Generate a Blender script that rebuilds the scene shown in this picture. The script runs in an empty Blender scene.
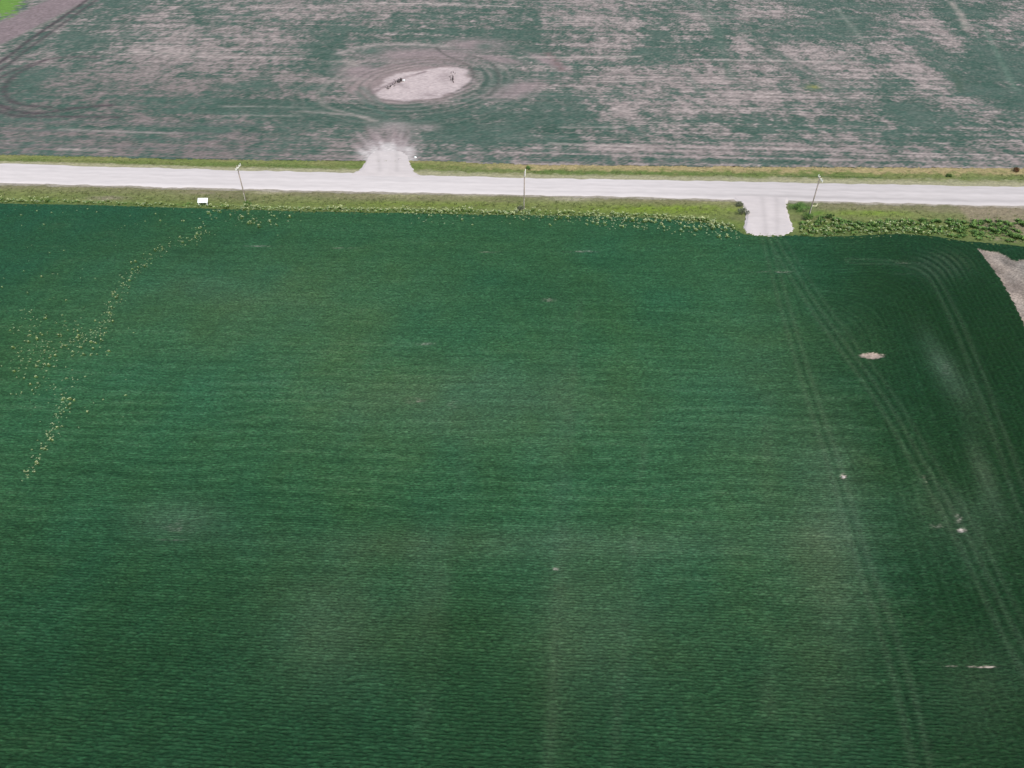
import bpy, bmesh, math, random
import numpy as np
from mathutils import Vector, Matrix

R = math.radians
scn = bpy.context.scene
col = scn.collection
random.seed(7)
rng = np.random.default_rng(7)

# ------------------------------------------------------------------ camera
CAM_H, PITCH, YAW, FPX = 60.0, R(39.5), R(3.1), 705.0
cam_d = bpy.data.cameras.new('camera')
cam_d.sensor_width = 36.0
cam_d.lens = 36.0 * FPX / 1024.0
cam_d.clip_start = 0.5
cam_d.clip_end = 9000
cam = bpy.data.objects.new('camera', cam_d)
col.objects.link(cam)
cam.location = (0, 0, CAM_H)
cam.rotation_euler = (math.pi / 2 - PITCH, 0, YAW)
scn.camera = cam

# ------------------------------------------------------------------ light: bright thin overcast
SUN_EL, SUN_ROT = R(52), R(150)
world = bpy.data.worlds.new('World')
scn.world = world
world.use_nodes = True
wn = world.node_tree
bg = wn.nodes['Background']
sky = wn.nodes.new('ShaderNodeTexSky')
sky.sky_type = 'NISHITA'
sky.sun_disc = False
sky.sun_elevation = SUN_EL
sky.sun_rotation = SUN_ROT
sky.air_density = 1.0
sky.dust_density = 3.0
sky.ozone_density = 0.6
wn.links.new(sky.outputs[0], bg.inputs[0])
bg.inputs[1].default_value = 0.10
sun_d = bpy.data.lights.new('sun', 'SUN')
sun_d.energy = 1.5
sun_d.angle = R(25)
sun_d.color = (1.0, 0.965, 0.905)
sun = bpy.data.objects.new('sun', sun_d)
col.objects.link(sun)
sdir = Vector((math.sin(SUN_ROT) * math.cos(SUN_EL), math.cos(SUN_ROT) * math.cos(SUN_EL), math.sin(SUN_EL)))
sun.rotation_euler = sdir.to_track_quat('Z', 'Y').to_euler()
sun.location = sdir * 200
vs = scn.view_settings
vs.view_transform = 'Standard'
vs.look = 'None'
vs.exposure = 0.90
vs.gamma = 1.0
vs.use_curve_mapping = False

# ------------------------------------------------------------------ helpers: survey point -> ground metres
_F = np.array([-math.sin(YAW) * math.cos(PITCH), math.cos(YAW) * math.cos(PITCH), -math.sin(PITCH)])
_R = np.array([math.cos(YAW), math.sin(YAW), 0.0])
_U = np.cross(_R, _F)

def at(px, py, z=0.0):
    d = _F + _R * (px - 512) / FPX + _U * (384 - py) / FPX
    t = (z - CAM_H) / d[2]
    return np.array([d[0] * t, d[1] * t])

def pts(lst):
    return np.array([at(*p) for p in lst])

def sstep(a, b, x):
    t = np.clip((x - a) / (b - a), 0, 1)
    return t * t * (3 - 2 * t)

def hash2(ix, iy, seed):
    h = (ix.astype(np.int64) * 374761393 + iy.astype(np.int64) * 668265263 + seed * 1274126177) & 0xffffffff
    h = ((h ^ (h >> 13)) * 1274126177) & 0xffffffff
    h = (h ^ (h >> 16)) & 0xffffffff
    return h / 4294967295.0

def vnoise(x, y, seed=0):
    ix = np.floor(x); iy = np.floor(y)
    fx = x - ix; fy = y - iy
    fx = fx * fx * (3 - 2 * fx); fy = fy * fy * (3 - 2 * fy)
    a = hash2(ix, iy, seed); b = hash2(ix + 1, iy, seed)
    c = hash2(ix, iy + 1, seed); d = hash2(ix + 1, iy + 1, seed)
    return (a * (1 - fx) + b * fx) * (1 - fy) + (c * (1 - fx) + d * fx) * fy

def fbm(x, y, seed=0, octv=4):
    s = 0; a = 0.5; t = 0
    for i in range(octv):
        s = s + a * vnoise(x + 17.3 * i, y + 9.1 * i, seed + i); t += a
        x = x * 2.03; y = y * 2.03; a *= 0.5
    return s / t

def ell(X, Y, c, a, b=None):
    """radius (1 at the rim) of an ellipse lying on the ground; centre and half axes by survey points"""
    if b is None:
        b = (0, a[1]); a = (a[0], 0)
    C = at(*c)
    A = (at(c[0] + a[0], c[1] + a[1]) - at(c[0] - a[0], c[1] - a[1])) / 2
    B = (at(c[0] + b[0], c[1] + b[1]) - at(c[0] - b[0], c[1] - b[1])) / 2
    det = A[0] * B[1] - A[1] * B[0]
    dx = X - C[0]; dy = Y - C[1]
    p = (dx * B[1] - dy * B[0]) / det
    q = (A[0] * dy - A[1] * dx) / det
    return np.sqrt(p * p + q * q)

def blob(X, Y, c, a, b=None, soft=1.0):
    r = ell(X, Y, c, a, b)
    return np.exp(-(r * r) * soft)

def linedist(X, Y, lst):
    """distance in metres to a polyline given by survey points"""
    P = pts(lst)
    P = smooth_poly(P)
    D = np.full(X.shape, 1e9)
    for i in range(len(P) - 1):
        a = P[i]; b = P[i + 1]
        pad = 8
        x0, x1 = min(a[0], b[0]) - pad, max(a[0], b[0]) + pad
        y0, y1 = min(a[1], b[1]) - pad, max(a[1], b[1]) + pad
        m = (X > x0) & (X < x1) & (Y > y0) & (Y < y1)
        if not m.any():
            continue
        xx = X[m]; yy = Y[m]
        d = b - a; L = d @ d + 1e-9
        t = np.clip(((xx - a[0]) * d[0] + (yy - a[1]) * d[1]) / L, 0, 1)
        dd = np.hypot(xx - a[0] - t * d[0], yy - a[1] - t * d[1])
        D[m] = np.minimum(D[m], dd)
    return D

def smooth_poly(P, n=2):
    for _ in range(n):
        if len(P) < 3:
            return P
        Q = [P[0]]
        for i in range(len(P) - 1):
            Q.append(P[i] * .75 + P[i + 1] * .25)
            Q.append(P[i] * .25 + P[i + 1] * .75)
        Q.append(P[-1])
        P = np.array(Q)
    return P

def inpoly(X, Y, P):
    inside = np.zeros(X.shape, bool)
    n = len(P)
    for i in range(n):
        x0, y0 = P[i]; x1, y1 = P[(i + 1) % n]
        if y0 == y1:
            continue
        c = ((y0 > Y) != (y1 > Y)) & (X < (x1 - x0) * (Y - y0) / (y1 - y0) + x0)
        inside ^= c
    return inside

def polyY(lst):
    """ground Y as a function of ground X along a roughly west-east line"""
    P = pts(lst)
    o = np.argsort(P[:, 0])
    return lambda X: np.interp(X, P[o, 0], P[o, 1])

def srgb(r, g, b, k=1.0):
    c = np.array([r, g, b]) / 255.0
    l = np.where(c <= 0.04045, c / 12.92, ((c + 0.055) / 1.055) ** 2.4)
    return l * k

def lerp(A, B, t):
    return A + (B - A) * t[..., None]

# ------------------------------------------------------------------ helpers: meshes
def raw_mesh(name, V, F, mat=None, colors=None, smooth=False, mats=None, midx=None):
    """V (n,3) ; F (m,k) all faces with k corners"""
    me = bpy.data.meshes.new(name)
    V = np.ascontiguousarray(V, dtype=np.float32); F = np.ascontiguousarray(F, dtype=np.int32)
    n, m, k = len(V), len(F), F.shape[1]
    me.vertices.add(n)
    me.vertices.foreach_set('co', V.ravel())
    me.loops.add(m * k)
    me.loops.foreach_set('vertex_index', F.ravel())
    me.polygons.add(m)
    me.polygons.foreach_set('loop_start', np.arange(m, dtype=np.int32) * k)
    me.polygons.foreach_set('loop_total', np.full(m, k, dtype=np.int32))
    if smooth:
        me.polygons.foreach_set('use_smooth', np.ones(m, dtype=bool))
    if mats:
        for q in mats:
            me.materials.append(q)
        if midx is not None:
            me.polygons.foreach_set('material_index', np.asarray(midx, dtype=np.int32))
    elif mat:
        me.materials.append(mat)
    if colors is not None:
        ca = me.color_attributes.new('tint', 'FLOAT_COLOR', 'POINT')
        c4 = np.ones((n, 4), dtype=np.float32)
        c4[:, :3] = colors
        ca.data.foreach_set('color', c4.ravel())
    me.update(calc_edges=True)
    return me

def link(name, me, parent=None):
    o = bpy.data.objects.new(name, me)
    col.objects.link(o)
    if parent:
        o.parent = parent
    return o

def tag(o, label=None, cat=None, group=None, kind=None):
    if label: o['label'] = label
    if cat: o['category'] = cat
    if group: o['group'] = group
    if kind: o['kind'] = kind
    return o

def grid(name, xs, ys, zf, cf, mat, keep=None, smooth=False):
    X, Y = np.meshgrid(xs, ys)
    Z = zf(X, Y)
    C = cf(X, Y)
    ny, nx = X.shape
    V = np.stack([X, Y, Z], -1).reshape(-1, 3)
    i = np.arange(ny * nx).reshape(ny, nx)
    F = np.stack([i[:-1, :-1], i[:-1, 1:], i[1:, 1:], i[1:, :-1]], -1)
    if keep is not None:
        K = keep(X, Y)
        F = F[K[:-1, :-1] & K[:-1, 1:] & K[1:, 1:] & K[1:, :-1]]
    F = F.reshape(-1, 4)
    used = np.zeros(len(V), bool); used[F.ravel()] = True
    remap = np.cumsum(used) - 1
    return raw_mesh(name, V[used], remap[F], mat, C.reshape(-1, 3)[used], smooth)

# ------------------------------------------------------------------ materials
def tint_mat(name, grain, amp, rough=0.9, bump=0.0, spec=0.25, stretch=(1, 1, 1)):
    """colour of the crop / soil / gravel under the point, broken up by two scales of noise"""
    m = bpy.data.materials.new(name); m.use_nodes = True
    nt = m.node_tree; b = nt.nodes['Principled BSDF']
    a = nt.nodes.new('ShaderNodeAttribute'); a.attribute_name = 'tint'
    tc = nt.nodes.new('ShaderNodeTexCoord')
    mp = nt.nodes.new('ShaderNodeMapping'); mp.inputs['Scale'].default_value = stretch
    n = nt.nodes.new('ShaderNodeTexNoise'); n.inputs['Scale'].default_value = grain
    n.inputs['Detail'].default_value = 5; n.inputs['Roughness'].default_value = 0.7
    mr = nt.nodes.new('ShaderNodeMapRange')
    mr.inputs['From Min'].default_value = 0.25; mr.inputs['From Max'].default_value = 0.75
    mr.inputs['To Min'].default_value = 1 - amp; mr.inputs['To Max'].default_value = 1 + amp
    mx = nt.nodes.new('ShaderNodeMix'); mx.data_type = 'RGBA'; mx.blend_type = 'MULTIPLY'
    mx.inputs['Factor'].default_value = 1.0
    nt.links.new(tc.outputs['Object'], mp.inputs['Vector'])
    nt.links.new(mp.outputs[0], n.inputs['Vector'])
    nt.links.new(n.outputs[0], mr.inputs['Value'])
    nt.links.new(a.outputs['Color'], mx.inputs[6])
    nt.links.new(mr.outputs[0], mx.inputs[7])
    nt.links.new(mx.outputs[2], b.inputs['Base Color'])
    b.inputs['Roughness'].default_value = rough
    b.inputs['Specular IOR Level'].default_value = spec
    if bump:
        bp = nt.nodes.new('ShaderNodeBump'); bp.inputs['Strength'].default_value = bump
        bp.inputs['Distance'].default_value = 0.1
        nt.links.new(n.outputs[0], bp.inputs['Height'])
        nt.links.new(bp.outputs[0], b.inputs['Normal'])
    return m

def plain_mat(name, rgb, rough=0.8, amp=0.2, grain=8, metal=0.0, spec=0.3, stretch=(1, 1, 1)):
    m = bpy.data.materials.new(name); m.use_nodes = True
    nt = m.node_tree; b = nt.nodes['Principled BSDF']
    tc = nt.nodes.new('ShaderNodeTexCoord')
    mp = nt.nodes.new('ShaderNodeMapping'); mp.inputs['Scale'].default_value = stretch
    n = nt.nodes.new('ShaderNodeTexNoise'); n.inputs['Scale'].default_value = grain
    n.inputs['Detail'].default_value = 4
    cr = nt.nodes.new('ShaderNodeValToRGB')
    cr.color_ramp.elements[0].position = 0.3; cr.color_ramp.elements[1].position = 0.7
    lo = [max(0, c * (1 - amp)) for c in rgb]; hi = [min(1, c * (1 + amp)) for c in rgb]
    cr.color_ramp.elements[0].color = (*lo, 1); cr.color_ramp.elements[1].color = (*hi, 1)
    nt.links.new(tc.outputs['Object'], mp.inputs['Vector'])
    nt.links.new(mp.outputs[0], n.inputs['Vector'])
    nt.links.new(n.outputs[0], cr.inputs[0])
    nt.links.new(cr.outputs[0], b.inputs['Base Color'])
    b.inputs['Roughness'].default_value = rough
    b.inputs['Metallic'].default_value = metal
    b.inputs['Specular IOR Level'].default_value = spec
    return m

K = 0.70            # photo tone -> surface albedo
M_CROP = tint_mat('crop_canopy', 6.0, 0.70, 0.8, 0.0, 0.15, (0.55, 1.2, 1))
M_FAR = tint_mat('far_field_soil_and_seedlings', 1.1, 0.28, 0.95, 0.0, 0.1, (0.6, 1.4, 1))
M_VERGE = tint_mat('verge_turf', 1.6, 0.3, 0.9, 0.0, 0.15, (0.7, 1.2, 1))
M_ROAD = tint_mat('pale_gravel', 1.3, 0.07, 0.95, 0.0, 0.1, (0.25, 1.3, 1))
M_BASE = plain_mat('farm_ground', tuple(srgb(120, 135, 115, K)), 0.95, 0.35, 0.02)
M_TUFT = tint_mat('grass_blades', 6, 0.15, 0.7, 0, 0.2)

# ------------------------------------------------------------------ lines of the place
edge_lst = [(-500, 176), (-150, 194), (0, 202), (100, 204), (200, 207), (300, 210), (450, 212.5), (600, 215), (650, 216.5),
            (700, 220.5), (730, 226), (744, 233), (768, 235.4), (795, 233.5), (815, 235.5), (850, 234.2), (900, 232.5), (935, 235),
            (962, 239.5), (1000, 242.5), (1024, 245.5), (1100, 257), (1300, 290)]
edge_lst = [(x_, y_ + 1.0) for x_, y_ in edge_lst]
edgeY = polyY(edge_lst)                                        # where the near crop ends
roadS = polyY([(-700, 167), (0, 184), (100, 186), (240, 189.8), (524, 195.5), (780, 201), (1024, 206.5), (1700, 222)])
roadN = polyY([(-700, 149), (0, 163.4), (60, 165), (200, 169.2), (330, 172.2), (524, 177.8), (780, 182.3), (1024, 186.5), (1700, 199)])
farY = polyY([(-700, 142), (0, 155.2), (100, 157.5), (200, 160), (340, 161.5), (430, 161.5), (520, 165), (700, 167), (1024, 168.8), (1700, 179)])
strawY = polyY([(-700, 140), (0, 153), (340, 159), (520, 163.5), (700, 160), (740, 156), (850, 157), (880, 165), (1024, 166), (1700, 178)])

# headland frame on the right: rows run along the side edge there
_e0, _e1 = at(978, 250), at(1024, 326)
_ed = (_e1 - _e0) / np.linalg.norm(_e1 - _e0)
_en = np.array([_ed[1], -_ed[0]])
if _en[0] > 0: _en = -_en                                       # points into the field
def side_dist(X, Y):
    return (X - _e0[0]) * _en[0] + (Y - _e0[1]) * _en[1]

bare_poly = smooth_poly(pts([(977, 249), (990, 251.5), (1003, 255), (1012, 261), (1026, 260.5), (1090, 272), (1160, 420), (1075, 420), (1050, 380),
                             (1024, 326), (1011, 298), (998, 277)]), 1)

# ------------------------------------------------------------------ near crop field
CROP_A = srgb(60, 108, 76, K) * np.array([.93, .93, .84])
CROP_D = srgb(32, 76, 48, K) * np.array([.78, .77, .73])
CROP_R = srgb(26, 68, 38, K) * np.array([.44, .62, .38])
CROP_B = srgb(42, 92, 72, K) * .95
CROP_L = srgb(106, 128, 104, K) * .85
SOIL = srgb(160, 150, 142, K)
SOIL_W = srgb(188, 178, 172, K)

_near = {}
def near_fields(X, Y):
    if 'k' in _near and _near['k'] == X.shape:
        return _near['v']
    dA = edgeY(X) - Y
    dB = side_dist(X, Y)
    wob = 0.35 * (fbm(X / 9, Y / 9, 5, 2) - .5)
    kk = 8.0
    h = np.clip(.5 + .5 * (dB - dA) / kk, 0, 1)
    dS = dB * (1 - h) + dA * h - kk * h * (1 - h)
    # seeding limit: left of it the rows run with the road, right of it round the headland
    lim = side_dist(*np.split(at(858, 366), 2))[0]
    head = sstep(lim + 2, lim - 2, dB + 3 * (fbm(X / 14, Y / 14, 9, 2) - .5))
    per_i, per_h = 0.31, 0.80
    s_i = Y + wob
    s_h = dS + wob
    row_i = .5 + .5 * np.cos(2 * np.pi * s_i / per_i)
    row_h = .5 + .5 * np.cos(2 * np.pi * s_h / per_h)
    row = row_i * (1 - head) + row_h * head
    # each seed row and each pass of the drill has its own vigour
    s = np.where(head > .5, s_h, s_i); per = np.where(head > .5, per_h, per_i)
    along = np.where(head > .5, Y, X)
    rid = np.floor(s / per + .5)
    rowv = vnoise(rid * 7.31, along / 9.0, 21) - .5
    passv = vnoise(s / 1.6, along / 40.0, 22) - .5
    pass2 = vnoise(s / 6.0, along / 90.0, 23) - .5
    wave = (.5 * np.cos(2 * np.pi * (s / 1.9 + .55 * (fbm(X / 11, Y / 7, 27, 3) - .5) * 3 - along / 46)) * np.clip(sstep(30, 45, Y) * sstep(92, 66, Y), 0, 1) + .6 * (vnoise(s / 1.1, along / 7.0, 28) - .5))
    big = fbm(X / 30, Y / 24, 31, 4) - .5
    mid = fbm(X / 4.5, Y / 3.0, 37, 4) - .5
    fine = hash2(np.arange(X.shape[1])[None, :] + 0 * X, np.arange(X.shape[0])[:, None] + 0 * X, 3) - .5
    # bare places
    bare = np.zeros_like(X)
    nz = fbm(X / 1.1, Y / .6, 41, 4)
    pm = inpoly(X + .35 * (fbm(X / 1.5, Y / 1.5, 43, 3) - .5), Y + 1.2 * (fbm(X / 1.5, Y / 1.5, 44, 3) - .5), bare_poly)
    bare = np.maximum(bare, pm * 1.0)
    for c, a, amt in [((872, 356.8), (10, 2.4), 1.9), ((843, 477), (3, 3), .9),
                      ((962, 531), (7, 3.5), .50), ((958, 520), (5, 7), .42), ((985, 668), (18, 1.3), .62), ((965, 667.5), (45, 1.2), .36),
                      ((556, 570), (5, 2), .42), ((555, 643), (2, 10), .22), ((625, 690), (3, 14), .18),
                      ((925, 480), (6, 7), .45), ((936, 527), (12, 6), .3), ((772, 273), (45, 1.6), .30), ((720, 270), (60, 1.8), .2),
                      ((265, 247), (32, 1.4), .33), ((340, 249), (45, 1.2), .27), ((585, 252.5), (35, 1.5), .32), ((490, 253), (40, 1.6), .26),
                      ((548, 301), (14, 4), .3), ((425, 345), (18, 3), .30), ((412, 332), (16, 4), .2), ((450, 357), (50, 1.2), .2),
                      ((415, 402), (18, 6), .30), ((455, 406), (16, 14), .24), ((460, 404), (50, 18), .12), ((180, 528), (30, 14), .26),
                      ((170, 541), (40, 2), .25), ((70, 343), (20, 9), .22), ((55, 560), (25, 5), .2),
                      ((900, 275), (40, 2), .2), ((905, 264), (40, 1.3), .26), ((945, 372), (10, 22), .22)]:
        bare = np.maximum(bare, amt * blob(X, Y, c, a) * np.clip(.1 + 1.9 * nz + .5 * fine, 0, 1.4))
    # thin, pale crop
    pale = np.zeros_like(X)
    for c, a, b, amt in [((948, 375), (22, 38), (12, -2), .38), ((985, 480), (14, 36), (10, 0), .32), ((960, 520), (50, 8), (0, 30), .2),
                         ((550, 545), (240, 0), (0, 18), .22), ((560, 460), (14, 0), (0, 200), .08), ((470, 405), (140, 0), (0, 40), .30),
                         ((330, 620), (70, 0), (0, 60), .22), ((600, 620), (70, 0), (0, 70), .22), ((830, 540), (40, 0), (0, 110), .28),
                         ((260, 300), (160, 0), (0, 60), .15), ((760, 430), (80, 0), (0, 140), .12), ((985, 690), (50, 0), (0, 50), .15),
                         ((180, 520), (50, 0), (0, 20), .25), ((425, 580), (20, 0), (0, 60), .15), ((215, 290), (70, 0), (0, 12), .12)]:
        pale += amt * blob(X, Y, c, a, b)
    for l, w, amt in [([(580, 300), (566, 460), (556, 640), (548, 780)], .6, .10), ([(650, 400), (634, 540), (622, 660), (612, 780)], .5, .10), ([(768, 400), (768, 560), (770, 780)], .9, .10), ([(470, 430), (440, 600), (415, 780)], .9, .08)]:
        pale = pale + amt * np.exp(-(linedist(X, Y, l) / w) ** 2) * np.clip(2.6 * fbm(X / 2.2, Y / 3.4, 48, 3) - .7, 0, 1.2)
    pale = pale * (.5 + 1.0 * fbm(X / 6, Y / 5, 47, 4))
    # wheelings
    trk = np.zeros_like(X)
    def rail(l, w, amt):
        nonlocal trk
        d = linedist(X, Y, l)
        trk = np.maximum(trk, amt * np.exp(-(d / (w * .62)) ** 2) * np.clip(.25 + 1.3 * fbm(X / 3.1, Y / 3.1, 71, 3), 0, 1.1))
    T1 = [(766, 240), (778, 285), (795, 345), (818, 420), (832, 459), (857, 549), (887, 634), (905, 695), (924, 780)]
    T1b = [(775, 240), (790, 285), (812, 345), (838, 425), (867, 519), (892, 584), (908, 634), (923, 724), (934, 780)]
    T2 = [(772, 240), (795, 280), (828, 330), (877, 394), (917, 464), (957, 529), (992, 604), (1024, 664), (1060, 730)]
    T2b = [(780, 240), (804, 280), (838, 330), (888, 394), (928, 464), (969, 529), (1005, 604), (1038, 664)]
    T3 = [(850, 262), (905, 264), (932, 275), (955, 320), (975, 370), (1000, 440), (1024, 510)]
    T4 = [(920, 262), (948, 285), (968, 325), (990, 375), (1020, 450)]
    for l, w, a in [(T1, .22, .75), (T1b, .22, .5), (T2, .24, .75), (T2b, .22, .5), (T3, .26, .5), (T4, .25, .4),
                    ([(690, 236), (672, 300), (640, 420), (600, 580), (560, 768)], .3, .15),
                    ([(581, 300), (565, 460), (558, 620), (552, 768)], .35, .16), ([(566, 300), (547, 460), (530, 640)], .35, .12)]:
        rail(l, w, a)
    # light crushed shoulder of the wheelings
    sh = np.zeros_like(X)
    for l, a in [(T1, .25), (T2, .3), (T2b, .2), (T3, .25)]:
        d = linedist(X, Y, l)
        sh = np.maximum(sh, a * np.exp(-((d - .7) / .35) ** 2))
    # tone: + paler, - darker/greener
    dash = vnoise(rid * 5.17 + .5, along / 1.1, 61) - .5
    dash = np.where(dash < 0, dash * 1.5, dash * .7)
    fleck = vnoise(X / .34, Y / .17, 62) - .5
    calm = (1 - .6 * head) * (1 - .45 * sstep(60, 35, Y))
    tone = .34 * big + .24 * mid + calm * (.24 * rowv + .13 * passv + .06 * pass2 + .26 * wave + .30 * dash) + .34 * fleck
    lushR = sstep(46, 6, dB)                                         # dense strip on the right
    lushL = sstep(0, 1, np.clip((at(110, 300)[0] + 4 - X + (Y - at(110, 300)[1]) * .55) / 34 + .5 * big, 0, 1)) * sstep(55, 80, Y)
    near = sstep(62, 26, Y)  # nearer crop darkened: shade in canopy gaps and lens falloff put into colour
    v = dict(dA=dA, dB=dB, row=row, bare=np.clip(bare, 0, 1), pale=pale, trk=trk, sh=sh, tone=tone, lushR=lushR, lushL=lushL,
             near=near, fine=fine, head=head, mid=mid, nz=nz, pm=pm, ridge=.5 + .5 * np.cos(2 * np.pi * s_h / 1.15))
    _near['k'] = X.shape; _near['v'] = v
    return v

def near_z(X, Y):
    f = near_fields(X, Y)
    cover = (1 - .85 * f['bare']) * (1 - .75 * f['trk']) * (1 - .3 * np.clip(f['pale'], 0, 1))
    amp = .07 + .02 * f['head']
    canopy = .16 + amp * f['row'] + .16 * f['fine'] + .10 * f['mid'] + .10 * f['tone']
    edge = sstep(0, .8, f['dA'])
    return .03 + np.maximum(canopy, 0.01) * cover * edge

def near_c(X, Y):
    f = near_fields(X, Y)
    t = f['tone']
    C = lerp(np.broadcast_to(CROP_A, X.shape + (3,)), CROP_D, np.clip(.30 - 1.0 * t + .55 * f['lushR'] + .55 * f['near'], 0, 1))
    C = lerp(C, CROP_R, np.clip(f['lushR'] * (.95 - .7 * t), 0, .95))
    C = lerp(C, CROP_B * np.array([.74, .84, .72]), np.clip(.62 * f['lushL'] + .25 * sstep(90, 125, Y), 0, .9))
    C = lerp(C, CROP_L, np.clip(f['pale'] + .5 * np.clip(t - .1, 0, 1) + f['sh'] * .6, 0, .85))
    C = lerp(C, CROP_D * .55, np.clip(.15 * (1 - f['row']) + .38 * f['trk'], 0, .8))
    turn = np.clip(1.5 * blob(X, Y, (940, 266), (24, 12)) + .05 * f['lushR'] * f['head'] + .22 * blob(X, Y, (845, 325), (34, 28)), 0, 1)
    C = lerp(C, CROP_D * .5, turn * .6 * (1 - f['ridge']))
    C = lerp(C, CROP_L * .8, turn * .3 * f['ridge'])
    soil = lerp(np.broadcast_to(SOIL, X.shape + (3,)), SOIL_W, np.clip((f['nz'] - .35) * 2, 0, 1) * np.where(f['pm'], .15, 1))
    soil = np.where(f['pm'][..., None], soil * (.84 + .9 * (fbm(X / 2.0, Y / 2.6, 49, 4) - .5))[..., None], soil)
    C = lerp(C, soil, sstep(.25, .85, f['bare'] * (1.1 + .25 * f['fine'])))
    h1 = fbm(X / 9, Y / 12, 91, 3) - .5
    h2 = fbm(X / 5, Y / 5, 92, 3) - .5
    hue = np.stack([1 + .35 * h1, 1 + .08 * h2, .95 - .20 * h1 + .18 * h2], -1)
    return C * hue * (1 + .62 * f['fine'])[..., None]

ys = [8.0]
while ys[-1] < 131:
    ys.append(ys[-1] + .075 + .045 * sstep(25, 110, ys[-1]))
ys = np.array(ys)
xs = np.arange(-140, 140, .25)
me = grid('crop_field', xs, ys, near_z, near_c, M_CROP, keep=lambda X, Y: Y < edgeY(X) + .5 * (fbm(X / .8, Y / .8, 77, 2) - .5))
tag(link('crop_field', me), 'dense dark green crop in close rows filling the near field', 'crop', kind='structure')
_near.clear()

# ------------------------------------------------------------------ far field
G1 = srgb(82, 108, 96, K)
G2 = srgb(58, 92, 78, K)
S1 = srgb(144, 134, 130, K)
S2 = srgb(180, 168, 162, K)
MUD = srgb(126, 116, 113, K)
PONDC = srgb(204, 190, 187, K)

FAR_BLOBS = [  # centre, half axes, + bare soil / - crop
    ((165, 50), (45, 14), .40), ((190, 38), (40, 14), .35), ((265, 42), (32, 12), .45), ((285, 20), (28, 12), .40), ((140, 73), (28, 7), .42),
    ((210, 62), (60, 8), .35), ((290, 76), (22, 8), .40), ((228, 121), (26, 4), .45), ((185, 88), (26, 5), .3), ((240, 8), (70, 9), .3),
    ((165, 18), (22, 10), .35), ((120, 85), (30, 8), .2), ((60, 72), (40, 12), .22), ((130, 110), (30, 5), .25), ((390, 4), (60, 6), .42), ((345, 14), (40, 10), .2),
    ((600, 6), (65, 12), .42), ((580, 22), (24, 6), .5), ((640, 24), (20, 5), .4), ((600, 47), (34, 11), .38), ((590, 60), (50, 4), .35), ((645, 76), (40, 10), .5), ((600, 78), (30, 6), .3),
    ((640, 97), (70, 8), .32), ((622, 110), (18, 9), .55), ((690, 112), (50, 10), .35), ((630, 128), (22, 5), .45), ((600, 150), (70, 4), .45), ((700, 128), (40, 4), .35),
    ((740, 46), (9, 8), .75), ((700, 20), (18, 9), .35), ((760, 14), (36, 7), .4), ((770, 62), (60, 10), .42), ((730, 80), (50, 9), .38), ((770, 98), (55, 8), .45), ((820, 55), (36, 10), .40),
    ((850, 76), (30, 12), .58), ((895, 28), (32, 14), .42), ((855, 100), (40, 8), .25), ((720, 100), (40, 9), .3), ((690, 78), (30, 8), .3),
    ((1012, 18), (22, 10), .45), ((860, 151), (180, 3.5), .5), ((860, 136), (60, 5), .3), ((820, 118), (60, 4), .2), ((700, 150), (100, 5), .3), ((550, 3), (40, 8), .15),
    ((545, 16), (4, 12), .3), ((455, 25), (14, 14), .15),
    ((85, 45), (26, 16), -.40), ((22, 82), (13, 10), -.65), ((198, 16), (9, 14), -.40), ((322, 46), (24, 12), -.45), ((316, 70), (34, 10), -.35),
    ((225, 104), (70, 9), -.50), ((260, 85), (40, 5), -.3), ((330, 115), (60, 14), -.40), ((480, 34), (60, 16), -.35), ((525, 22), (16, 22), -.40), ((340, 30), (40, 8), -.25), ((120, 6), (20, 10), -.35),
    ((430, 122), (110, 16), -.45), ((545, 118), (52, 22), -.55), ((480, 140), (70, 10), -.35), ((548, 48), (22, 9), -.35), ((582, 70), (11, 7), -.5), ((655, 48), (18, 14), -.50),
    ((650, 30), (12, 10), -.3), ((660, 15), (18, 10), -.25), ((865, 24), (40, 14), -.40), ((830, 6), (40, 8), -.35), ((988, 72), (44, 30), -.70), ((948, 14), (22, 12), -.6), ((985, 12), (20, 9), -.35), ((1000, 110), (30, 12), -.45),
    ((790, 26), (60, 9), -.25), ((790, 121), (80, 4), -.40), ((925, 138), (52, 10), -.45), ((895, 88), (16, 6), -.3), ((910, 112), (36, 7), -.50), ((700, 46), (24, 9), -.35),
    ((745, 130), (60, 4), -.2), ((880, 148), (40, 3), .1), ((720, 30), (10, 20), -.35),
]
FAR_DIAG = [  # slanting swaths on the right
    ((935, 28), (26, 26), (10, -4), .55), ((945, 95), (40, 26), (16, -6), .50), ((905, 60), (34, 14), (8, -8), .40), ((985, 108), (30, 9), (6, -6), .6), ((925, 72), (22, 9), (6, -4), .3), ((967, 24), (12, 16), (3, -1), .35),
    ((778, 58), (30, 26), (4, -2), -.35), ((800, 72), (30, 22), (3, -2), -.25), ((888, 100), (30, 22), (8, -4), -.4), ((735, 66), (8, 34), (5, 0), -.2),
]

_far = {}
GRAVEL = srgb(223, 217, 213, K)
def linedist_y(l):
    return sum(q[1] for q in l) / len(l)

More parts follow.
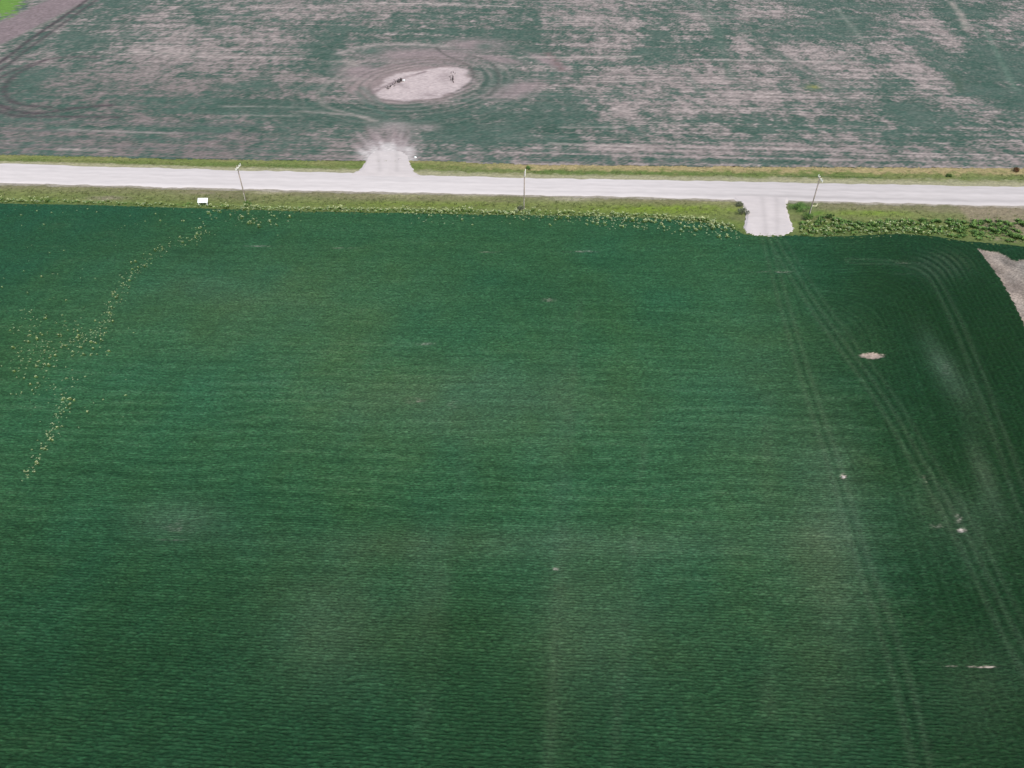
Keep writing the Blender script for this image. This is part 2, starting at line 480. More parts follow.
def far_c(X, Y):
    streak = fbm(X / 16, Y / .9, 101, 3) - .5
    streak2 = vnoise(X / 45, Y / .75, 111) - .5
    band = fbm(X / 50, Y / 2.6, 112, 3) - .5
    patch = fbm(X / 9, Y / 7, 102, 4) - .5
    cloud = fbm(X / 26, Y / 20, 103, 3) - .5
    fine = hash2(np.arange(X.shape[1])[None, :] + 0 * X, np.arange(X.shape[0])[:, None] + 0 * X, 13) - .5
    mott = fbm(X / 1.6, Y / 1.3, 104, 3) - .5
    b = np.full(X.shape, .40)
    for c, a, w in FAR_BLOBS:
        b = b + w * blob(X, Y, c, a)
    for c, a, bb, w in FAR_DIAG:
        b = b + w * blob(X, Y, c, a, bb)
    # headland rows beside the road: strongly striped
    hd = sstep(26, 4, Y - farY(X))
    b = b + .10 * hd
    cross = fbm((X + .35 * Y) / 1.3, (Y - .35 * X) / 9, 105, 3) - .5
    comb = vnoise(X / 1.2, Y / 7, 106) - .5
    clump = fbm(X / 3.2, Y / 3.6, 107, 4) - .5
    b = b + streak * .6 + streak2 * (.32 + .6 * hd) + band * .55 + patch * .6 + cloud * .35 + mott * .6 + cross * .6 + comb * .35 + clump * 1.0 + fine * .55
    bare = np.clip(.10 + .86 * sstep(.04, 1.06, b) + .30 * mott + .22 * fine, 0, 1)
    G = lerp(np.broadcast_to(G1, X.shape + (3,)), G2, np.clip(.45 + 1.4 * patch + 1.0 * streak, 0, 1))
    S = lerp(np.broadcast_to(S1, X.shape + (3,)), S2, np.clip(.25 + 1.3 * mott + 1.2 * streak2 + .8 * (b - .8), 0, 1))
    # wetter, browner soil at the left end and along the headland
    mud = np.clip(sstep(210, 40, (X - at(0, 120)[0]) * 1.6 + 0 * Y) * sstep(95, 30, Y - farY(X)) + .55 * hd * (vnoise(X / 60, Y / 2.2, 115)), 0, 1)
    S = lerp(S, MUD, mud * .85 * np.clip(.8 + 1.2 * streak2, 0, 1))
    C = lerp(G, S, bare)
    # ---- field road and wheelings in the top left corner
    lane = sstep(-2, 6, linedist(X, Y, [(-120, 78), (0, 32), (68, 0), (120, -22)]) * 0 + 0 * X)
    dl = linedist(X, Y, [(-140, 95), (-60, 62), (0, 34), (40, 14), (75, -3), (130, -25)])
    lane = sstep(10.5, 6.5, dl + 2.5 * mott)
    C = lerp(C, srgb(144, 129, 130, K) * (1 + .25 * fine)[..., None], lane * .92)
    side = sstep(15, 11, dl) * (1 - lane)
    C = lerp(C, srgb(140, 142, 130, K), side * .6)
    gcor = sstep(1.15, .85, ell(X, Y, (-8, 0), (28, 16)) + 1.2 * mott)
    C = lerp(C, srgb(112, 152, 70, K), gcor)
    def dark(l, w, a, tone=(84, 77, 79)):
        nonlocal C
        w = w * (1.15 + .55 * (linedist_y(l) < 70))
        d = linedist(X, Y, l)
        C = lerp(C, srgb(*tone, K), np.clip(1.4 * a * np.exp(-(d / w) ** 2) * (.8 + 1.2 * mott), 0, 1))
    dark([(-40, 86), (0, 64), (30, 40), (60, 20), (88, 0), (120, -22)], .5, .9)
    dark([(-40, 92), (0, 72), (30, 48), (62, 25), (97, 0), (128, -20)], .5, .65)
    dark([(-30, 98), (5, 75), (22, 68), (45, 60), (70, 57), (100, 58)], .5, .55)
    dark([(45, 61), (20, 72), (6, 84), (4, 94), (9, 101), (22, 106), (50, 108)], .8, .6)
    dark([(-30, 98), (0, 106), (15, 112), (40, 115), (70, 109), (110, 106)], .9, .7)
    dark([(-30, 104), (0, 112), (20, 118), (60, 117), (120, 118)], .8, .6)
    for yy, a in [(122, .4), (131, .5), (138, .35), (146, .5)]:
        dark([(-30, yy), (60, yy + 1), (170, yy + 2.5), (260, yy + 4)], .55, a, (112, 112, 110))
    # ---- dry slough, its rings and the wheelings round it
    pr = ell(X, Y, (423.5, 84), (49, -9), (8, 14.5)) + .35 * (fbm(X / 5, Y / 5, 121, 3) - .5)
    halo = sstep(1.25, .9, ell(X, Y, (411, 83), (54, -4), (4, 18)) + .5 * (fbm(X / 7, Y / 5, 122, 3) - .5) - .1 * streak2)
    C = lerp(C, srgb(158, 143, 140, K) * (1 + .2 * mott + .2 * streak)[..., None], halo * .9)
    up = np.maximum(blob(X, Y, (425, 56), (70, 10), None, 1.3), np.maximum(blob(X, Y, (475, 46), (30, 7)), np.maximum(1.2 * blob(X, Y, (498, 60), (22, 3), (2, 4)), blob(X, Y, (360, 72), (24, 8)))))
    up = np.maximum(up, 1.2 * blob(X, Y, (515, 90), (26, -6), (4, 7)))
    up = np.maximum(up, 1.05 * blob(X, Y, (548, 62), (20, 8), (2, -3)))
    C = lerp(C, srgb(156, 141, 140, K) * (1 + .3 * streak2 + .2 * mott)[..., None], np.clip(up * 1.15 + .25 * streak2 * up - .1, 0, .9))
    gr = np.maximum(blob(X, Y, (495, 78), (18, 13)), np.maximum(blob(X, Y, (485, 47), (10, 4)), blob(X, Y, (372, 52), (12, 4))))
    C = lerp(C, G1 * (1 + .3 * mott)[..., None], np.clip(gr * .8, 0, .8))
    pond = sstep(1.05, .88, pr)
    C = lerp(C, PONDC * (1 + .18 * mott)[..., None], pond)
    stain = pond * np.clip(np.maximum(blob(X, Y, (445, 78), (8, 5)), np.maximum(blob(X, Y, (398, 84), (10, 3), (1, 3)), blob(X, Y, (432, 95), (14, 3)))), 0, 1)
    C = lerp(C, srgb(160, 147, 146, K), stain * .8 * np.clip(.7 + 2 * mott, 0, 1))
    rim = np.exp(-((pr - 1.0) / .09) ** 2)
    C = lerp(C, srgb(138, 124, 122, K), rim * .55 * np.clip(.7 + 2 * mott, 0, 1))
    r2 = ell(X, Y, (424, 83), (50, -7), (8, 15.5)) + .10 * (fbm(X / 8, Y / 8, 141, 3) - .5)
    an = np.arctan2(Y - at(424, 83)[1], X - at(424, 83)[0])
    rm = sstep(1.0, 1.1, r2) * np.exp(-np.maximum(r2 - 1.1, 0) * 1.15) * np.clip(2.2 * vnoise(an * 1.6, r2 * 5, 142) - .35, 0, 1)
    rc = np.cos(2 * np.pi * r2 * 5.2)
    C = lerp(C, srgb(166, 152, 148, K), np.clip(rm * rc, 0, 1) * .55)
    C = lerp(C, srgb(86, 96, 88, K), np.clip(-rm * rc, 0, 1) * .6)
    for l, w, a, t in [([(352, 60), (345, 72), (330, 82), (318, 92), (320, 104), (330, 110), (352, 114), (372, 122)], .6, .42, (158, 152, 144)),
                       ([(340, 54), (356, 48), (384, 45), (420, 45), (448, 47)], .9, .7, (172, 162, 156)),
                       ([(335, 62), (350, 62), (356, 66)], .8, .5, (168, 160, 152)),
                       ([(300, 112), (330, 114), (360, 116), (376, 122)], .7, .5, (165, 158, 150)),
                       ([(330, 82), (345, 79), (365, 80)], 1.1, .5, (165, 155, 150)),
                       ([(362, 88), (370, 96), (380, 104), (395, 110)], .8, .55, (84, 112, 100)),
                       ([(356, 92), (364, 101), (374, 110), (388, 118)], .7, .45, (84, 112, 100)),
                       ([(436, 48), (445, 56), (462, 62), (472, 68), (474, 78), (468, 86), (452, 94)], .5, .6, (96, 96, 92)),
                       ([(470, 56), (486, 60), (496, 68), (500, 78), (497, 88), (488, 96)], .55, .55, (84, 92, 86)),
                       ([(478, 66), (486, 74), (487, 84), (478, 94)], .6, .6, (74, 96, 86)),
                       ([(548, 54), (556, 62), (562, 70)], .8, .6, (130, 112, 110)),
                       ([(396, 60), (420, 58), (450, 60), (466, 66)], .8, .5, (128, 118, 114)),
                       ([(380, 70), (405, 64), (440, 63)], .7, .5, (136, 124, 122)),
                       ([(372, 94), (386, 86), (404, 78), (425, 72)], .6, .6, (132, 118, 118)),
                       ([(448, 100), (470, 98), (510, 98), (545, 96)], .6, .35, (160, 148, 145))]:
        dark(l, w, a, t)
    # ---- crossing drills and sprayer wheelings on the right half
    for l, w, a, t in [([(745, 40), (770, 58), (800, 74), (830, 90), (850, 104)], .9, .5, (96, 112, 102)), ([(752, 38), (778, 54), (812, 72), (845, 90)], .8, .45, (96, 112, 102)),
                       ([(700, 10), (720, 40), (730, 80)], .8, .4, (90, 116, 102)), ([(690, 0), (712, 16), (722, 40)], .9, .4, (90, 116, 102)),
                       ([(838, 10), (850, 25), (862, 40)], .6, .45, (140, 148, 136)), ([(950, 2), (962, 16), (966, 30)], .7, .6, (166, 160, 150)),
                       ([(920, 12), (940, 30), (960, 46)], .7, .4, (168, 156, 150)), ([(740, 34), (800, 22), (860, 18)], .5, .35, (150, 150, 140)),
                       ([(760, 74), (810, 70), (860, 50), (880, 46)], .6, .35, (100, 112, 104)), ([(870, 8), (910, 34), (946, 66), (962, 92)], .7, .3, (108, 120, 110)),
                       ([(950, 72), (958, 80), (960, 92)], .8, .6, (78, 100, 84)), ([(640, 50), (662, 66), (690, 76), (700, 96)], .6, .4, (96, 118, 106)), ([(985, 30), (1000, 60), (1015, 90)], .5, .3, (120, 146, 128))]:
        dark(l, w, a, t)
    # bright drilled strips
    for l, a in [([(520, 58), (570, 58), (640, 57)], .5), ([(225, 107), (262, 107)], .3), ([(225, 116), (300, 116.5)], .25), ([(270, 107), (312, 108.5)], .2), ([(600, 82), (640, 82)], .5), ([(700, 60), (800, 62), (860, 63)], .45),
                 ([(340, 4), (420, 4), (520, 7)], .6), ([(60, 130), (130, 133), (180, 134)], .35), ([(60, 150), (110, 151)], .4), ([(560, 128), (620, 128)], .35), ([(690, 16), (760, 17)], .4), ([(170, 58), (300, 57)], .4), ([(550, 144), (640, 147)], .4), ([(130, 53), (240, 55)], .3)]:
        dark(l, .5, a, (190, 180, 172))
    # yellow weeds
    C = lerp(C, srgb(158, 158, 92, K), np.clip(blob(X, Y, (812, 88), (6, 3)) * (.5 + 2 * mott), 0, .8))
    # ---- the fan worn by vehicles turning in from the north approach
    A0 = at(390, 170); A1 = at(384, 125)
    ang = np.arctan2(X - A0[0], Y - A0[1]) - np.arctan2(A1[0] - A0[0], A1[1] - A0[1])
    rr = np.hypot(X - A0[0], Y - A0[1])
    ray = .5 * vnoise(ang * 14 + .6 * (fbm(X / 5, Y / 9, 134, 2) - .5), rr / 16, 131) + .5 * vnoise(ang * 34, rr / 12, 132)
    zone = np.clip(sstep(1.25, .35, ell(X, Y, (386, 145), (34, 21)) + .55 * (.55 - ray) + .3 * mott), 0, 1)
    C = lerp(C, srgb(158, 146, 144, K) * (1 + .9 * (ray - .5) + .3 * mott)[..., None], zone * np.clip(.45 + .9 * ray, 0, .95))
    apr = .92 * sstep(1.55, .60, ell(X, Y, (387, 156), (23, 12)) + .30 * (.5 - ray) + .7 * mott)
    C = lerp(C, GRAVEL * .93 * (1 + .12 * mott)[..., None], apr)
    for l in [[(384, 168), (381, 155), (376, 142), (366, 128)], [(397, 170), (399, 155), (397, 140), (393, 126)], [(401, 168), (404, 150), (404, 138), (410, 128)], [(378, 165), (366, 148), (352, 138)]]:
        dark(l, .5, .28, (128, 114, 114))
    C = lerp(C, srgb(172, 160, 157, K) * (1 + .3 * mott)[..., None], np.clip(.8 * blob(X, Y, (394, 127), (18, 5)) + .6 * blob(X, Y, (427, 128), (13, 3)), 0, .8) * .8)
    _far['bare'] = bare
    return C * (1 + .22 * fine)[..., None]

def far_z(X, Y):
    fine = hash2(np.arange(X.shape[1])[None, :] + 0 * X, np.arange(X.shape[0])[:, None] + 0 * X, 14)
    pr = ell(X, Y, (423.5, 84), (49, -9), (8, 14.5))
    return .02 + .10 * fine  - .12 * sstep(1.3, .6, pr) + .10

fys = np.concatenate([np.arange(144, 215, .4), np.arange(215, 420, .75)])
fxs = np.arange(-250, 250, .55)
me = grid('far_field', fxs, fys, far_z, far_c, M_FAR, keep=lambda X, Y: Y > farY(X) - .4 + .8 * (fbm(X / 2, Y / 2, 78, 2) - .5))
tag(link('far_field', me), 'patchy field of thin seedlings and bare soil beyond the road', 'field', kind='structure')

# ------------------------------------------------------------------ verges (one sheet under the road and both edges)
VG = srgb(112, 130, 66, K)
VG2 = srgb(130, 140, 84, K)
VB = srgb(134, 128, 100, K)
VDK = srgb(80, 100, 56, K)
VGR = srgb(180, 172, 160, K)
STRAW = srgb(174, 158, 116, K)
def verge_c(X, Y):
    n1 = fbm(X / 7, Y / 1.6, 201, 4) - .5
    n2 = fbm(X / 1.4, Y / .9, 202, 3) - .5
    n3 = fbm(X / 30, Y / 3, 203, 3) - .5
    dS = roadS(X) - Y                        # metres south of the road edge
    wS = np.maximum(roadS(X) - edgeY(X), 1)
    t = dS / wS
    C = lerp(np.broadcast_to(VG, X.shape + (3,)), VG2, np.clip(.5 + 2 * n1, 0, 1))
    # dry, trampled belt beside the gravel, greener towards the crop
    C = lerp(C, VB, np.clip(sstep(.72, .1, t + .5 * n3 + .35 * n1) * .9, 0, 1))
    C = lerp(C, VDK, np.clip(sstep(.8, 1.0, t) * .5 + .6 * np.clip(n2, 0, 1), 0, .7))
    # far right: browner mown verge
    C = lerp(C, srgb(150, 138, 116, K), sstep(at(960, 212)[0] - .4, at(964, 212)[0] + .4, X) * sstep(1.0, .7, t + .8 * n2) * (dS > 0) * .8)
    for c, a, tn, w in [((108, 198), (22, 2.5), (150, 143, 118), .8), ((570, 199.5), (22, 2), (178, 172, 150), .6), ((270, 193), (14, 1.2), (188, 182, 150), .7), ((400, 196), (26, 1.5), (170, 168, 125), .5),
                        ((470, 196.5), (14, 1.2), (180, 176, 140), .5), ((655, 200), (8, 2), (150, 150, 110), .5), ((868, 204), (6, 2), (186, 180, 160), .5), ((200, 193), (16, 1.5), (150, 140, 118), .6), ((720, 203), (14, 1.5), (165, 165, 115), .5),
                        ((800, 207), (14, 5), (82, 120, 56), .8), ((818, 213), (12, 3), (86, 122, 56), .6), ((660, 209), (90, 4.5), (128, 152, 56), .75), ((440, 204), (110, 3), (130, 150, 66), .5), ((870, 213), (50, 3), (126, 150, 62), .6)]:
        C = lerp(C, srgb(*tn, K) * .95, np.clip(w * blob(X, Y, c, a) * (.6 + 1.6 * (n2 + .4)), 0, .9))
    # gravel thrown off the road
    spill = sstep(1.1, .1, dS + 1.6 * n2) * (dS > -1)
    C = lerp(C, VGR, spill * .75)
    # north verge
    dN = Y - roadN(X); wN = np.maximum(farY(X) - roadN(X), 1); tn = dN / wN
    N = lerp(np.broadcast_to(srgb(116, 130, 72, K), X.shape + (3,)), srgb(142, 142, 94, K), np.clip(.4 + 2.4 * n1, 0, 1))
    N = lerp(N, srgb(92, 120, 60, K), np.clip(np.exp(-((tn - .5) / .18) ** 2) * (.5 + 2 * n3), 0, .8))
    N = lerp(N, STRAW, np.clip(sstep(.55, .85, tn + .6 * n2) * sstep(-40, 5, X + 18 * n1) , 0, .85))
    N = lerp(N, srgb(172, 168, 138, K), np.clip(sstep(.45, .1, tn + .35 * n2) * .85, 0, 1))
    C = np.where((Y > (roadN(X) + roadS(X)) / 2)[..., None], N, C)
    dtr = linedist(X, Y, [(778, 176.3), (830, 176.8), (882, 177.6)])
    C = lerp(C, srgb(70, 96, 52, K), .8 * np.exp(-(dtr / .3) ** 2))
    f = hash2(np.arange(X.shape[1])[None, :] + 0 * X, np.arange(X.shape[0])[:, None] + 0 * X, 23) - .5
    # earth between the plants beyond the field end
    return C * (1 + .3 * f)[..., None]

def verge_z(X, Y):
    f = hash2(np.arange(X.shape[1])[None, :] + 0 * X, np.arange(X.shape[0])[:, None] + 0 * X, 24)
    t = np.clip((roadS(X) - Y) / np.maximum(roadS(X) - edgeY(X), 1), 0, 1)
    tn = np.clip((Y - roadN(X)) / np.maximum(farY(X) - roadN(X), 1), 0, 1)
    ditch = -.35 * np.sin(np.pi * t) ** 2 - .25 * np.sin(np.pi * tn) ** 2
    under = np.where(Y > farY(X) + .3, -.5, 0) + np.where((Y > roadS(X) + .6) & (Y < roadN(X) - .6), -.12, 0)
    return ditch * .6 + .18 * f * ((t > .08) | (tn > .12)) + .05 * fbm(X / 2, Y / 2, 25, 2) + under + .02

vxs = np.arange(-210, 230, .3)
vys = np.arange(98, 182, .25)
me = grid('grass_verge', vxs, vys, verge_z, verge_c, M_VERGE, keep=lambda X, Y: (Y > edgeY(X) - 1.5) & (Y < farY(X) + 5))
tag(link('grass_verge', me), 'rough grass verges on both sides of the gravel road', 'verge', kind='structure')

# ------------------------------------------------------------------ road and the two gravel approaches
def road_mesh():
    L = np.arange(-330, 330, .5); n = 25
    V = []; C = []
    for j in range(n):
        t = j / (n - 1)
        y0 = roadS(L) + .9 * (fbm(L / 2.2, 0 * L, 301, 4) - .5) + .7 * (fbm(L / 14, 0 * L + 3, 303, 3) - .5)
        y1 = roadN(L) + .9 * (fbm(L / 2.2, 0 * L + 9, 302, 4) - .5) + .7 * (fbm(L / 14, 0 * L + 5, 304, 3) - .5)
        y = y0 + (y1 - y0) * t
        z = .08 + .12 * (1 - (2 * t - 1) ** 2) - (.10 if j in (0, n - 1) else 0)
        V.append(np.stack([L, y, np.full_like(L, z)], -1))
        n1 = vnoise(L / 25, 0 * L + t * 9, 305) - .5
        n2 = fbm(L / 3.0, 0 * L + t * 14, 306, 3) - .5
        lane = sum(math.exp(-((t - c) / .045) ** 2) for c in (.22, .42, .60, .80))
        loose = math.exp(-((t - .5) / .06) ** 2) + math.exp(-((t - .06) / .05) ** 2) + math.exp(-((t - .95) / .05) ** 2)
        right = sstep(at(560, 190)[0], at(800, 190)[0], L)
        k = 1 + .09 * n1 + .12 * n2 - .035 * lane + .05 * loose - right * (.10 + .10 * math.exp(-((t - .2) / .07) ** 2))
        base = GRAVEL * np.array([1, .995, 1.0])
        C.append(k[:, None] * base)
    V = np.stack(V); C = np.stack(C)
    m, k_ = V.shape[:2]
    i = np.arange(m * k_).reshape(m, k_)
    F = np.stack([i[:-1, :-1], i[:-1, 1:], i[1:, 1:], i[1:, :-1]], -1).reshape(-1, 4)
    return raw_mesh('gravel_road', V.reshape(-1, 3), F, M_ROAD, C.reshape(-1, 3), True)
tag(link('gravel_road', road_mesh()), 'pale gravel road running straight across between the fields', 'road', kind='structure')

def approach(name, left, right_, label, zt, seed, tracks):
    """gravel apron between two outlines (survey points listed from the road outwards)"""
    A = smooth_poly(pts(left), 3); B = smooth_poly(pts(right_), 3)
    n = len(A); m = 90
    ta = np.linspace(0, 1, m)
    V = A[:, None, :] * (1 - ta)[None, :, None] + B[:, None, :] * ta[None, :, None]
    X = V[..., 0]; Y = V[..., 1]
    ed = np.minimum(ta, 1 - ta)[None, :] * np.ones((n, 1))
    z = zt * sstep(0, .06, ed) + .015
    end = np.linspace(0, 1, n)[:, None]
    z = z * sstep(1.0, .85, end) * (.3 + .7 * sstep(0, .25, end)) + .03
    rag = .7 * (fbm(X / .9, Y / .9, seed, 3) - .5)
    lane = 0 * X
    for l in tracks:
        d = linedist(X, Y, l)
        lane = np.maximum(lane, np.exp(-(d / .5) ** 2))
    k = 1 - .02 + .12 * (fbm(X / 1.5, Y / 1.5, seed + 5, 3) - .5) - .10 * lane
    C = k[..., None] * GRAVEL * np.array([.97, .95, .95])
    P = np.stack([X + rag * (ed < .03), Y + (rag * 2.6 - .5) * sstep(.86, 1, end), z], -1).reshape(-1, 3)
    i = np.arange(n * m).reshape(n, m)
    F = np.stack([i[:-1, :-1], i[:-1, 1:], i[1:, 1:], i[1:, :-1]], -1).reshape(-1, 4)
    me = raw_mesh(name, P, F, M_ROAD, C.reshape(-1, 3), True)
    tag(link(name, me), label, 'gravel approach', kind='structure')

approach('field_approach', [(728, 193), (734, 200), (741, 204), (745, 211), (746, 220), (744, 226), (742, 232.5), (758, 236.8)],
         [(793, 194), (788, 201), (787, 205), (788, 212), (790, 220), (793, 226), (796, 232), (780, 237)],
         'short gravel approach crossing the verge into the near crop field', .16, 411,
         [[(762, 198), (764, 215), (766, 238)], [(776, 198), (777, 215), (777, 238)]])
approach('field_approach', [(340, 178), (354, 173), (361, 169.5), (364, 164), (366, 158), (370, 154), (380, 150.5)],
         [(432, 181), (418, 175), (413, 170), (411, 164), (410, 158), (407, 154), (397, 150.5)],
         'worn gravel approach fanning out into the patchy far field', .16, 431,
         [[(380, 172), (379, 160), (376, 148)], [(397, 172), (397, 160), (397, 148)]])

# ------------------------------------------------------------------ the ground to the horizon
gm = raw_mesh('ground', [(-4000, -3000, -.9), (4000, -3000, -.9), (4000, 6000, -.9), (-4000, 6000, -.9)], [(0, 1, 2, 3)], M_BASE)
tag(link('ground', gm), 'flat farmland reaching to the horizon', 'ground', kind='structure')

# ------------------------------------------------------------------ plants
def blade_clump(r, n, h, spread, leafw, droop=.5, tones=None):
    """n pointed leaf blades as quads; returns V, F, colour"""
    V = []; F = []; C = []
    for _ in range(n):
        a = r.random() * 6.283; d = r.random() ** .6 * spread
        bx, by = math.cos(a) * d, math.sin(a) * d
        hh = h * (.55 + .6 * r.random()) * (1 - .45 * d / max(spread, .01))
        out = a + (r.random() - .5) * 1.6
        lx, ly = math.cos(out), math.sin(out)
        w = leafw * (.6 + .8 * r.random())
        px, py = -ly * w, lx * w
        z0 = hh * (.15 + .5 * r.random())
        rch = hh * droop * (.3 + r.random())
        b = len(V)
        V += [(bx - px, by - py, z0), (bx + px, by + py, z0), (bx + lx * rch + px * .5, by + ly * rch + py * .5, hh), (bx + lx * rch - px * .5, by + ly * rch - py * .5, hh * .98)]
        F.append((b, b + 1, b + 2, b + 3))
        t = tones[int(r.random() * len(tones))]
        k = .75 + .5 * r.random()
        C += [[t[0] * k, t[1] * k, t[2] * k]] * 4
    return V, F, C

def head_cluster(r, n, h, spread, size, tones):
    """small upturned petal discs"""
    V = []; F = []; C = []
    for _ in range(n):
        a = r.random() * 6.283; d = r.random() ** .5 * spread
        x, y = math.cos(a) * d, math.sin(a) * d
        z = h * (.8 + .35 * r.random()); s = size * (.6 + .8 * r.random())
        tx, ty = (r.random() - .5) * .8, (r.random() - .5) * .8
        a0 = r.random() * 3
        b = len(V)
        for q in range(4):
            ex, ey = math.cos(a0 + q * 1.571) * s, math.sin(a0 + q * 1.571) * s
            V.append((x + ex, y + ey, z + ex * tx + ey * ty))
        F.append((b, b + 1, b + 2, b + 3))
        t = tones[int(r.random() * len(tones))]
        C += [list(t)] * 4
    return V, F, C

def merge(*L):
    V = []; F = []; C = []
    for v, f, c in L:
        b = len(V)
        V += list(v); C += list(c)
        F += [tuple(i + b for i in q) for q in f]
    return np.array(V, float), np.array(F, int), np.array(C, float)

LEAF = [srgb(98, 130, 62, K), srgb(124, 148, 72, K), srgb(76, 108, 54, K)]
BLOOM = [srgb(218, 226, 160, K), srgb(196, 210, 134, K), srgb(232, 236, 200, K)]
SHRUB = [srgb(100, 138, 70, K), srgb(122, 154, 80, K), srgb(78, 116, 58, K)]
DARKSH = [srgb(116, 126, 100, K), srgb(146, 150, 124, K), srgb(90, 104, 76, K)]

def weed_data(seed, h=.75, s=.34):
    r = random.Random(seed)
    return merge(blade_clump(r, 34, h * .8, s * 1.25, .05, .5, LEAF), head_cluster(r, 15, h, s, .065, BLOOM))
PALE = [srgb(184, 204, 150, K), srgb(204, 216, 176, K), srgb(164, 188, 132, K)]
def pale_weed_data(seed, h=.5, s=.22):
    r = random.Random(seed)
    return merge(blade_clump(r, 20, h * .9, s * 1.3, .045, .5, LEAF), head_cluster(r, 12, h, s * 1.2, .055, PALE))
WEEDS = [weed_data(500 + i, .7 + .08 * i, .28 + .03 * i) for i in range(5)]
SMALLW = [pale_weed_data(520 + i, .40 + .03 * i, .12 + .018 * i) for i in range(5)]
weed_me = [raw_mesh('flowering_weed', v, f, M_TUFT, c) for v, f, c in WEEDS]
small_me = [raw_mesh('flowering_weed', v, f, M_TUFT, c) for v, f, c in SMALLW]

def bulk(data, places, name, label, cat, kind):
    Vs = []; Fs = []; Cs = []; b = 0
    for i, (x, y, z, s, a) in enumerate(places):
        v, f, c = data[i % len(data)]
        ca, sa = math.cos(a), math.sin(a)
        w = np.stack([x + s * (v[:, 0] * ca - v[:, 1] * sa), y + s * (v[:, 0] * sa + v[:, 1] * ca), z + s * v[:, 2]], -1)
        Vs.append(w); Fs.append(f + b); Cs.append(c * random.uniform(.85, 1.12)); b += len(v)
    me = raw_mesh(name, np.concatenate(Vs), np.concatenate(Fs), M_TUFT, np.concatenate(Cs))
    return tag(link(name, me), label, cat, kind=kind)

weed_count = [0]
def weeds(meshes, places, label, group):
    for x, y, z, s in places:
        o = bpy.data.objects.new('flowering_weed', random.choice(meshes))
        o.location = (x, y, z); o.scale = (s, s, s); o.rotation_euler = (0, 0, random.random() * 6.28)
        col.objects.link(o)
        tag(o, label, 'weed', group)
        weed_count[0] += 1

def along_px(lst, n, jx, jy):
    P = np.array(lst, float); seg = np.hypot(*(P[1:] - P[:-1]).T); cum = np.concatenate([[0], np.cumsum(seg)])
    out = []
    for _ in range(n):
        d = random.random() * cum[-1]
        x = np.interp(d, cum, P[:, 0]) + random.gauss(0, jx); y = np.interp(d, cum, P[:, 1]) + random.gauss(0, jy)
        out.append((x, y))
    return out

# weeds inside the crop: a slanting line and a loose cloud
line_lst = [(212, 230), (172, 246), (160, 253), (140, 268), (127, 280), (114, 302), (106, 322), (98, 342)]
line2 = [(78, 385), (62, 412), (50, 438), (36, 462), (24, 480)]
pl = [(*at(*p), .05, random.uniform(.4, .75)) for p in along_px(line_lst, 104, 4.2, 3.0)]
weeds(small_me, pl, 'pale flowering weed in the slanting line across the left of the crop', 'weeds in the slanting line')
pl = [(*at(*p), .05, random.uniform(.4, .72)) for p in along_px(line2, 46, 3.5, 3.0)]
weeds(small_me, pl, 'small pale weed in the lower tail of the slanting weed line', 'weeds in the tail of the line')
pl = []
for c, (sx, sy), n in [((82, 338), (14, 8), 26), ((30, 315), (10, 8), 10), ((40, 370), (16, 16), 26), ((60, 390), (12, 14), 14), ((20, 350), (10, 30), 8)]:
    for _ in range(n):
        pl.append((*at(random.gauss(c[0], sx * .8), random.gauss(c[1], sy * .8)), .05, random.uniform(.4, .72)))
weeds(small_me, pl, 'pale weed in the loose cloud around the thin brown spot at left', 'weeds in the loose cloud')

# the fringe along the crop edge
def fringe(x0, x1, n, below, power=2.0):
    out = []
    P = np.array(edge_lst, float)
    for _ in range(n):
        x = random.uniform(x0, x1)
        y = np.interp(x, P[:, 0], P[:, 1]) - 2.0 + below * random.random() ** power + random.gauss(0, .8)
        out.append((x, y))
    return out
def pack(lst, lo, hi, z=0.0):
    return [(*at(*p), z, random.uniform(lo, hi)) for p in lst]
weeds(weed_me, pack(fringe(0, 70, 9, 2), .7, 1.1), 'tall yellowish weed on the crop edge at the far left of the verge', 'fringe weeds at far left')
weeds(weed_me, pack(fringe(215, 515, 18, 4), .75, 1.2), 'tall yellowish weed on the crop edge between the left and middle poles', 'fringe weeds between the poles')
weeds(weed_me, pack(fringe(530, 735, 20, 13, 1.1), .75, 1.2), 'tall yellowish weed on the crop edge between middle pole and gravel approach', 'fringe weeds by the approach')
weeds(weed_me, pack([(random.uniform(802, 932), random.uniform(224, 236)) for _ in range(20)], .75, 1.2), 'pale flowering weed on the crop edge right of the gravel approach', 'weeds right of the approach')

bp = []
for lst in (fringe(0, 100, 70, 2), fringe(100, 260, 90, 3), fringe(240, 530, 420, 4, 2.2), fringe(500, 738, 330, 8, 1.6), fringe(590, 740, 190, 17, 1.0), fringe(400, 640, 90, 14, 1.2),
            [(random.gauss(245, 28), random.gauss(219, 6)) for _ in range(70)], 
            [(random.uniform(800, 960), random.gauss(230, 3.5)) for _ in range(210)]):
    for p in lst:
        bp.append((*at(*p), 0.02, random.uniform(.5, .95), random.random() * 6.28))
for _ in range(110):
    p = (random.uniform(0, 230), random.gauss(218, 8)) if random.random() < .35 else (random.gauss(60, 40), random.uniform(240, 440))
    bp.append((*at(*p), .08, random.uniform(.3, .55), random.random() * 6.28))
for p in along_px(line_lst, 150, 4.5, 3.5) + along_px(line2, 70, 5, 4) + [(random.gauss(72, 20), random.gauss(345, 18)) for _ in range(90)] + [(random.gauss(36, 16), random.gauss(360, 28)) for _ in range(110)]:
    bp.append((*at(*p), .12, random.uniform(.3, .6), random.random() * 6.28))
bulk(WEEDS[:2] + SMALLW, bp, 'flowering_weeds', 'dense ragged fringe of small flowering weeds along the crop edge', 'weeds', 'stuff')

